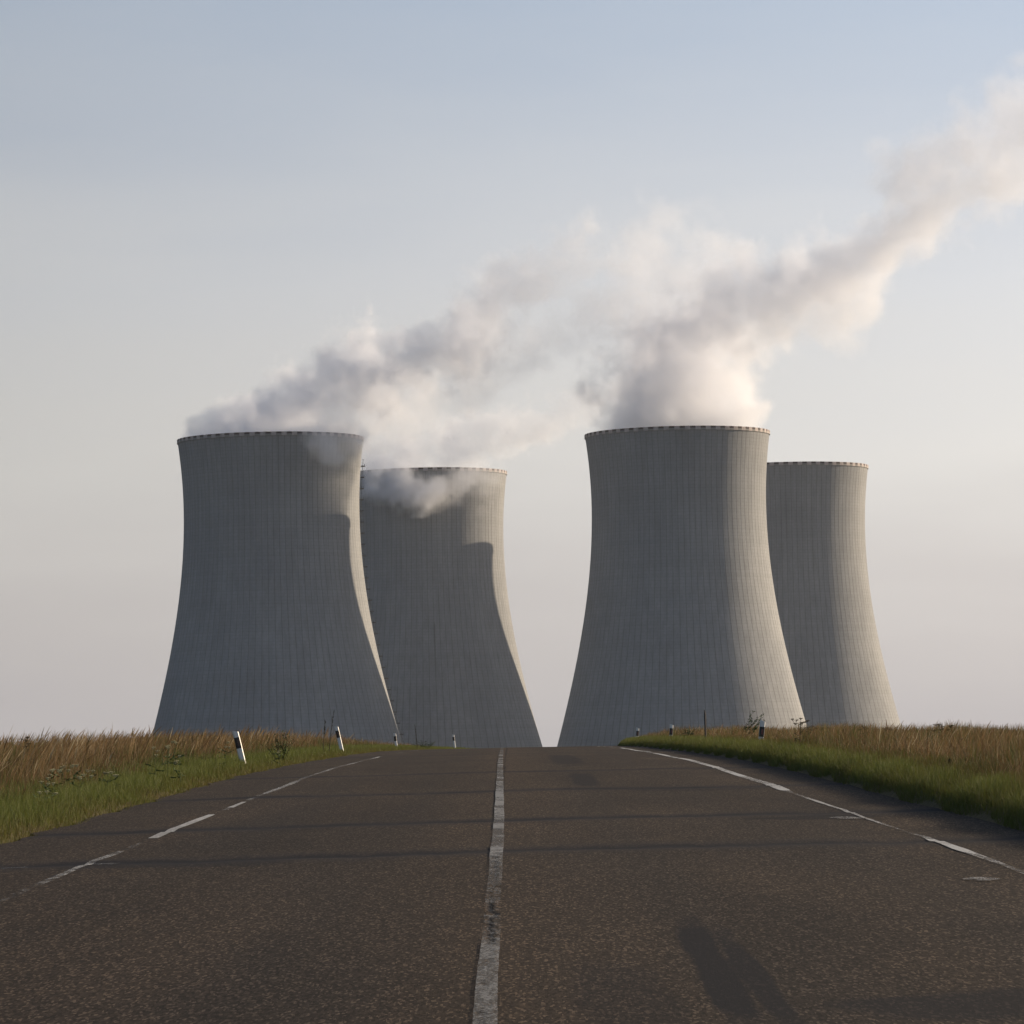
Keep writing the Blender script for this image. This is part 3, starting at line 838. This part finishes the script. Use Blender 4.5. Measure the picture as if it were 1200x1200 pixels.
# thin dark stake and dead stalks
p = at(827, 862, 112)
z0 = float(soil(p.x, 112)) - 0.2
tt = at(826, 832, 112)
mb = MB()
mb.tube([(0, 0, 0), (tt.x - p.x, 0, (tt.z - z0) * 0.9), (tt.x - p.x - .01, 0, tt.z - z0)], [0.030, 0.026, 0.010], 6)
o = mb.build('stake', plain('dark_rusty_metal', (0.035, 0.028, 0.026), 0.8, 0.3, 0.3, 10))
o.location = (p.x, 112, z0)
tag(o, 'thin dark upright stake on the right bank left of the sapling', 'stake')
def dead_stalk(px0, py0, px1, py1, D, label, r=0.014):
    a_, b_ = at(px0, py0, D), at(px1, py1, D)
    z0 = float(soil(a_.x, D)) - 0.02
    mb = MB()
    mid = Vector(((b_.x - a_.x) * 0.4, 0, (b_.z - z0) * 0.5)); tip = Vector((b_.x - a_.x, 0, b_.z - z0))
    mb.tube([(0, 0, 0), mid, tip], [r, r * 0.8, r * 0.35], 6)
    for k in range(24):
        q = mid.lerp(tip, random.uniform(0.1, 1.0))
        leaflet(mb, q, (random.uniform(-.4, .8), random.uniform(-.5, .5), 1), 0.07, 0.010)
    o = mb.build('dead_stalk', M_stem)
    o.location = (a_.x, D, z0)
    tag(o, label, 'dry stalk')
dead_stalk(385, 862, 391, 834, 118, 'tallest dark dead stalk leaning right, just left of the second left post')
dead_stalk(378, 862, 381, 844, 118, 'shorter dark dead stalk left of the tallest stalk')
dead_stalk(489, 868, 486, 850, 196, 'dark dead stalk standing alone above the grass near the crest', 0.02)
dead_stalk(1126, 905, 1110, 893, 52, 'pale broken stalk lying bent in the right meadow', 0.006)
#STEAM
# ------------------------------------------------------------------ steam
def vnoise(P, seed):
    """smooth value noise, P (n,3)"""
    r = np.random.default_rng(seed)
    S = 32
    lat = r.random((S, S, S)).astype(np.float32)
    i = np.floor(P).astype(np.int32); f = (P - i).astype(np.float32)
    f = f * f * f * (f * (f * 6 - 15) + 10)
    i %= S; j = (i + 1) % S
    x0, y0, z0, x1, y1, z1 = i[:, 0], i[:, 1], i[:, 2], j[:, 0], j[:, 1], j[:, 2]
    fx, fy, fz = f[:, 0], f[:, 1], f[:, 2]
    def L(a, b, t): return a + (b - a) * t
    return L(L(L(lat[x0, y0, z0], lat[x1, y0, z0], fx), L(lat[x0, y1, z0], lat[x1, y1, z0], fx), fy),
             L(L(lat[x0, y0, z1], lat[x1, y0, z1], fx), L(lat[x0, y1, z1], lat[x1, y1, z1], fx), fy), fz)
def fbm(P, seed, octv=4, gain=0.5, lac=2.1):
    out = 0; amp = 1; tot = 0
    for k in range(octv):
        out = out + amp * vnoise(P + k * 7.3, seed + k); tot += amp
        P = P * lac; amp *= gain
    return out / tot
def billow(P, seed, octv=4, gain=0.55, lac=2.1):
    out = 0; amp = 1; tot = 0
    for k in range(octv):
        out = out + amp * np.abs(vnoise(P + k * 5.1, seed + k) * 2 - 1); tot += amp
        P = P * lac; amp *= gain
    return out / tot

M_steam = N('steam')
pv = M_steam.n('ShaderNodeVolumePrincipled', {'Color': (0.915, 0.928, 0.975, 1), 'Density': 0.062, 'Anisotropy': 0.0})
M_steam.t.links.new(pv.outputs[0], M_steam.out.inputs['Volume'])
M_steam = M_steam.m

PXM = None
def steam_object(name, label, D, puffs, voxel, seed, tower=None, mouth=None, fill=(0.6, 10), warp=9.0, scale=24.0):
    """puffs: (px, py, radius px, density, dy metres); chained into a plume unless density < 0 (then free standing)"""
    mpp = D / F
    C_ = []; Rr = []; Dn = []
    def put(p, q, n):
        for t in np.linspace(0, 1, n, endpoint=False):
            v = [p[k] + (q[k] - p[k]) * t for k in range(5)]
            w = at(v[0], v[1], D + v[4]); C_.append(tuple(w)); Rr.append(v[2] * mpp); Dn.append(v[3])
    for chain in puffs:
        for p, q in zip(chain[:-1], chain[1:]): put(p, q, 6)
        put(chain[-1], chain[-1], 1)
    C_ = np.array(C_); Rr = np.array(Rr); Dn = np.array(Dn)
    lo = (C_ - Rr[:, None] * 1.25).min(0); hi = (C_ + Rr[:, None] * 1.25).max(0)
    n = np.ceil((hi - lo) / voxel).astype(int) + 1
    gx, gy, gz = [lo[k] + np.arange(n[k]) * voxel for k in range(3)]
    hi = np.array([gx[-1], gy[-1], gz[-1]])
    P = np.stack(np.meshgrid(gx, gy, gz, indexing='ij'), -1).reshape(-1, 3).astype(np.float32)
    # domain warp, large and small
    W = np.stack([fbm(P / scale + 11 * k, seed + 100 * k, 3) - 0.5 for k in range(3)], -1)
    W2 = np.stack([fbm(P / (scale * 0.3) + 5 * k, seed + 40 + 100 * k, 3) - 0.5 for k in range(3)], -1)
    Q = P + W * warp * 4 + W2 * warp * 1.3
    C_ = C_.astype(np.float32)
    s = np.full(len(P), -1e3, np.float32); dn = np.zeros(len(P), np.float32); wt = np.zeros(len(P), np.float32)
    for c, r, d in zip(C_, Rr, Dn):
        k = 1 - np.sqrt(((Q - c) ** 2).sum(1)) / r
        s = np.maximum(s, k)
        w_ = np.exp(np.clip(k, -3, 1) * 5); dn += w_ * d; wt += w_
    dn /= wt
    bl = billow(P / (scale * 0.75), seed + 7, 5)
    fb = fbm(P / (scale * 0.45), seed + 17, 5, 0.68)
    big_ = fbm(P / (scale * 1.9), seed + 27, 3)
    e = s * 1.15 - bl * 0.60 + (fb - 0.5) * 1.9 + (big_ - 0.5) * 0.9 + 0.10
    if mouth is not None:      # the steam fills the whole mouth of its tower
        mh_ = P[:, 2] - (mouth.z + TH); mr_ = np.hypot(P[:, 0] - mouth.x, P[:, 1] - mouth.y)
        e = e + fill[0] * np.clip((39.5 - mr_) / 5, 0, 1) * np.exp(-np.clip(mh_, 0, 99) / fill[1]) * (mh_ > -6)
    den = np.clip(e / 0.55, 0, 1) ** 1.3 * dn
    if tower is not None:      # nothing leaks through the shell below the rim
        rr_ = np.hypot(P[:, 0] - tower.x, P[:, 1] - tower.y)
        over = np.clip((P[:, 2] - (tower.z + TH) + 3) / 7 - np.clip((rr_ - 38) / 3, 0, 9) * 0.9, 0, 1)
        near = np.clip((P[:, 2] - (tower.z + TH) - 14) / 40, 0, 1)
        den = den * np.maximum(over, near)
    print(name, n, den.size, 'filled', (den > 0).mean())
    me = bpy.data.meshes.new(name)
    me.vertices.add(len(den))
    me.vertices.foreach_set('co', P.astype(np.float32).ravel())
    a_ = me.attributes.new('d', 'FLOAT', 'POINT'); a_.data.foreach_set('value', den.astype(np.float32))
    me.materials.append(M_steam)
    o = link(name, me)
    ng = bpy.data.node_groups.new(name + '_volume', 'GeometryNodeTree')
    ng.interface.new_socket('Geometry', in_out='INPUT', socket_type='NodeSocketGeometry')
    ng.interface.new_socket('Geometry', in_out='OUTPUT', socket_type='NodeSocketGeometry')
    def nn(t, **k):
        x = ng.nodes.new(t)
        for a, v in k.items(): setattr(x, a, v)
        return x
    gi, go = nn('NodeGroupInput'), nn('NodeGroupOutput')
    pos = nn('GeometryNodeInputPosition')
    sub_ = nn('ShaderNodeVectorMath', operation='SUBTRACT'); sub_.inputs[1].default_value = [float(v) - voxel * 0.5 for v in lo]
    dv = nn('ShaderNodeVectorMath', operation='SCALE'); dv.inputs['Scale'].default_value = 1.0 / voxel
    ng.links.new(pos.outputs[0], sub_.inputs[0]); ng.links.new(sub_.outputs[0], dv.inputs[0])
    fl = nn('ShaderNodeVectorMath', operation='FLOOR'); ng.links.new(dv.outputs[0], fl.inputs[0])
    mn = nn('ShaderNodeVectorMath', operation='MINIMUM'); ng.links.new(fl.outputs[0], mn.inputs[0]); mn.inputs[1].default_value = [float(v - 1) for v in n]
    mx = nn('ShaderNodeVectorMath', operation='MAXIMUM'); ng.links.new(mn.outputs[0], mx.inputs[0]); mx.inputs[1].default_value = (0, 0, 0)
    sp = nn('ShaderNodeSeparateXYZ'); ng.links.new(mx.outputs[0], sp.inputs[0])
    # integer index = (ix*ny + iy)*nz + iz, in integers to stay exact
    def toint(s_):
        f_ = nn('FunctionNodeFloatToInt', rounding_mode='ROUND'); ng.links.new(s_, f_.inputs[0]); return f_.outputs[0]
    def im(op, a, b):
        x = nn('FunctionNodeIntegerMath', operation=op)
        for i_, v in enumerate((a, b)):
            if isinstance(v, bpy.types.NodeSocket): ng.links.new(v, x.inputs[i_])
            else: x.inputs[i_].default_value = int(v)
        return x.outputs[0]
    ix, iy, iz = [toint(sp.outputs[k]) for k in range(3)]
    idx = im('ADD', im('MULTIPLY', im('ADD', im('MULTIPLY', ix, n[1]), iy), n[2]), iz)
    na = nn('GeometryNodeInputNamedAttribute', data_type='FLOAT'); na.inputs['Name'].default_value = 'd'
    si = nn('GeometryNodeSampleIndex', data_type='FLOAT', domain='POINT')
    ng.links.new(gi.outputs[0], si.inputs['Geometry']); ng.links.new(na.outputs[0], si.inputs['Value']); ng.links.new(idx, si.inputs['Index'])
    vc = nn('GeometryNodeVolumeCube')
    ng.links.new(si.outputs[0], vc.inputs['Density'])
    vc.inputs['Min'].default_value = [float(v) for v in lo]
    vc.inputs['Max'].default_value = [float(v) for v in hi]
    for k, s_ in enumerate(('Resolution X', 'Resolution Y', 'Resolution Z')): vc.inputs[s_].default_value = int(n[k])
    sm = nn('GeometryNodeSetMaterial'); sm.inputs['Material'].default_value = M_steam
    ng.links.new(vc.outputs[0], sm.inputs['Geometry']); ng.links.new(sm.outputs[0], go.inputs[0])
    md = o.modifiers.new('volume', 'NODES'); md.node_group = ng
    tag(o, label, 'steam', 'steam plumes drifting off the towers', 'stuff')
    return o

FL, FR, BLT, BRT = [t[2] for t in TOWERS]
steam_object('steam_plume', 'steam plume peeling off the left front tower and drifting up to the right', FL, [
    [(222, 514, 24, 1.7, 0), (278, 507, 36, 1.7, 0), (350, 480, 54, 1.4, -4), (420, 450, 66, 1.3, -6), (490, 428, 58, 1.2, -8), (545, 398, 60, 1.1, -8), (580, 356, 56, .8, -10), (635, 326, 54, .6, -12), (680, 298, 44, .4, -14)],
    [(250, 522, 20, 1, 0), (330, 520, 36, 1.2, 0), (400, 515, 34, 1, 0), (440, 505, 34, .5, 0), (500, 480, 32, .25, 0), (580, 440, 36, .22, 0), (650, 388, 50, .36, 0), (715, 365, 42, .32, 0)],
    [(375, 505, 26, .6, -42), (400, 514, 28, .8, -45), (425, 520, 26, .8, -44)],
    [(548, 350, 26, .7, -8), (542, 338, 18, .5, -8)],
    ], 1.25, 21, mouth=TPOS[0], fill=(0.9, 4), warp=5.5, scale=20)
steam_object('steam_plume', 'low steam plume trailing right from the rear left tower', BLT, [
    [(432, 535, 34, .8, -10), (480, 530, 34, .9, 0), (540, 518, 34, .9, 0), (600, 505, 30, .8, 0), (650, 488, 28, .6, 0), (700, 465, 26, .35, 0), (745, 445, 24, .2, 0)],
    [(440, 556, 30, .9, -44), (478, 571, 27, 1.8, -46), (503, 574, 21, 1.8, -47), (530, 560, 22, .6, -46), (575, 566, 26, .5, -44)],
    [(440, 490, 30, .4, 0), (500, 480, 30, .3, 0)],
    ], 1.25, 57, mouth=TPOS[2], fill=(0.5, 6), warp=4.0, scale=17)
steam_object('steam_plume', 'thick steam plume rising from the right front tower and bending to the upper right', FR, [
    [(792, 512, 112, 1.2, 0), (792, 475, 110, 1.2, 0), (795, 435, 102, 1.0, 0), (805, 390, 92, .8, 0), (855, 365, 74, .75, -4), (915, 345, 62, .8, -8), (980, 318, 60, .85, -12), (1045, 280, 58, .75, -16), (1105, 245, 60, .6, -20), (1160, 195, 68, .45, -24), (1235, 130, 74, .4, -28)],
    [(768, 400, 62, .5, 0), (752, 345, 62, .34, 0), (768, 300, 60, .26, 0), (785, 262, 48, .18, 0)],
    [(790, 330, 60, .15, 0), (850, 310, 50, .10, 0)],
    [(1050, 205, 50, .5, -20), (1110, 175, 54, .45, -20), (1200, 120, 60, .4, -20)],
    [(1000, 350, 40, .45, -12), (940, 385, 36, .35, -8), (860, 410, 40, .4, 0)],
    ], 1.4, 91, tower=TPOS[1], mouth=TPOS[1], fill=(0.32, 9), warp=6.0, scale=26)
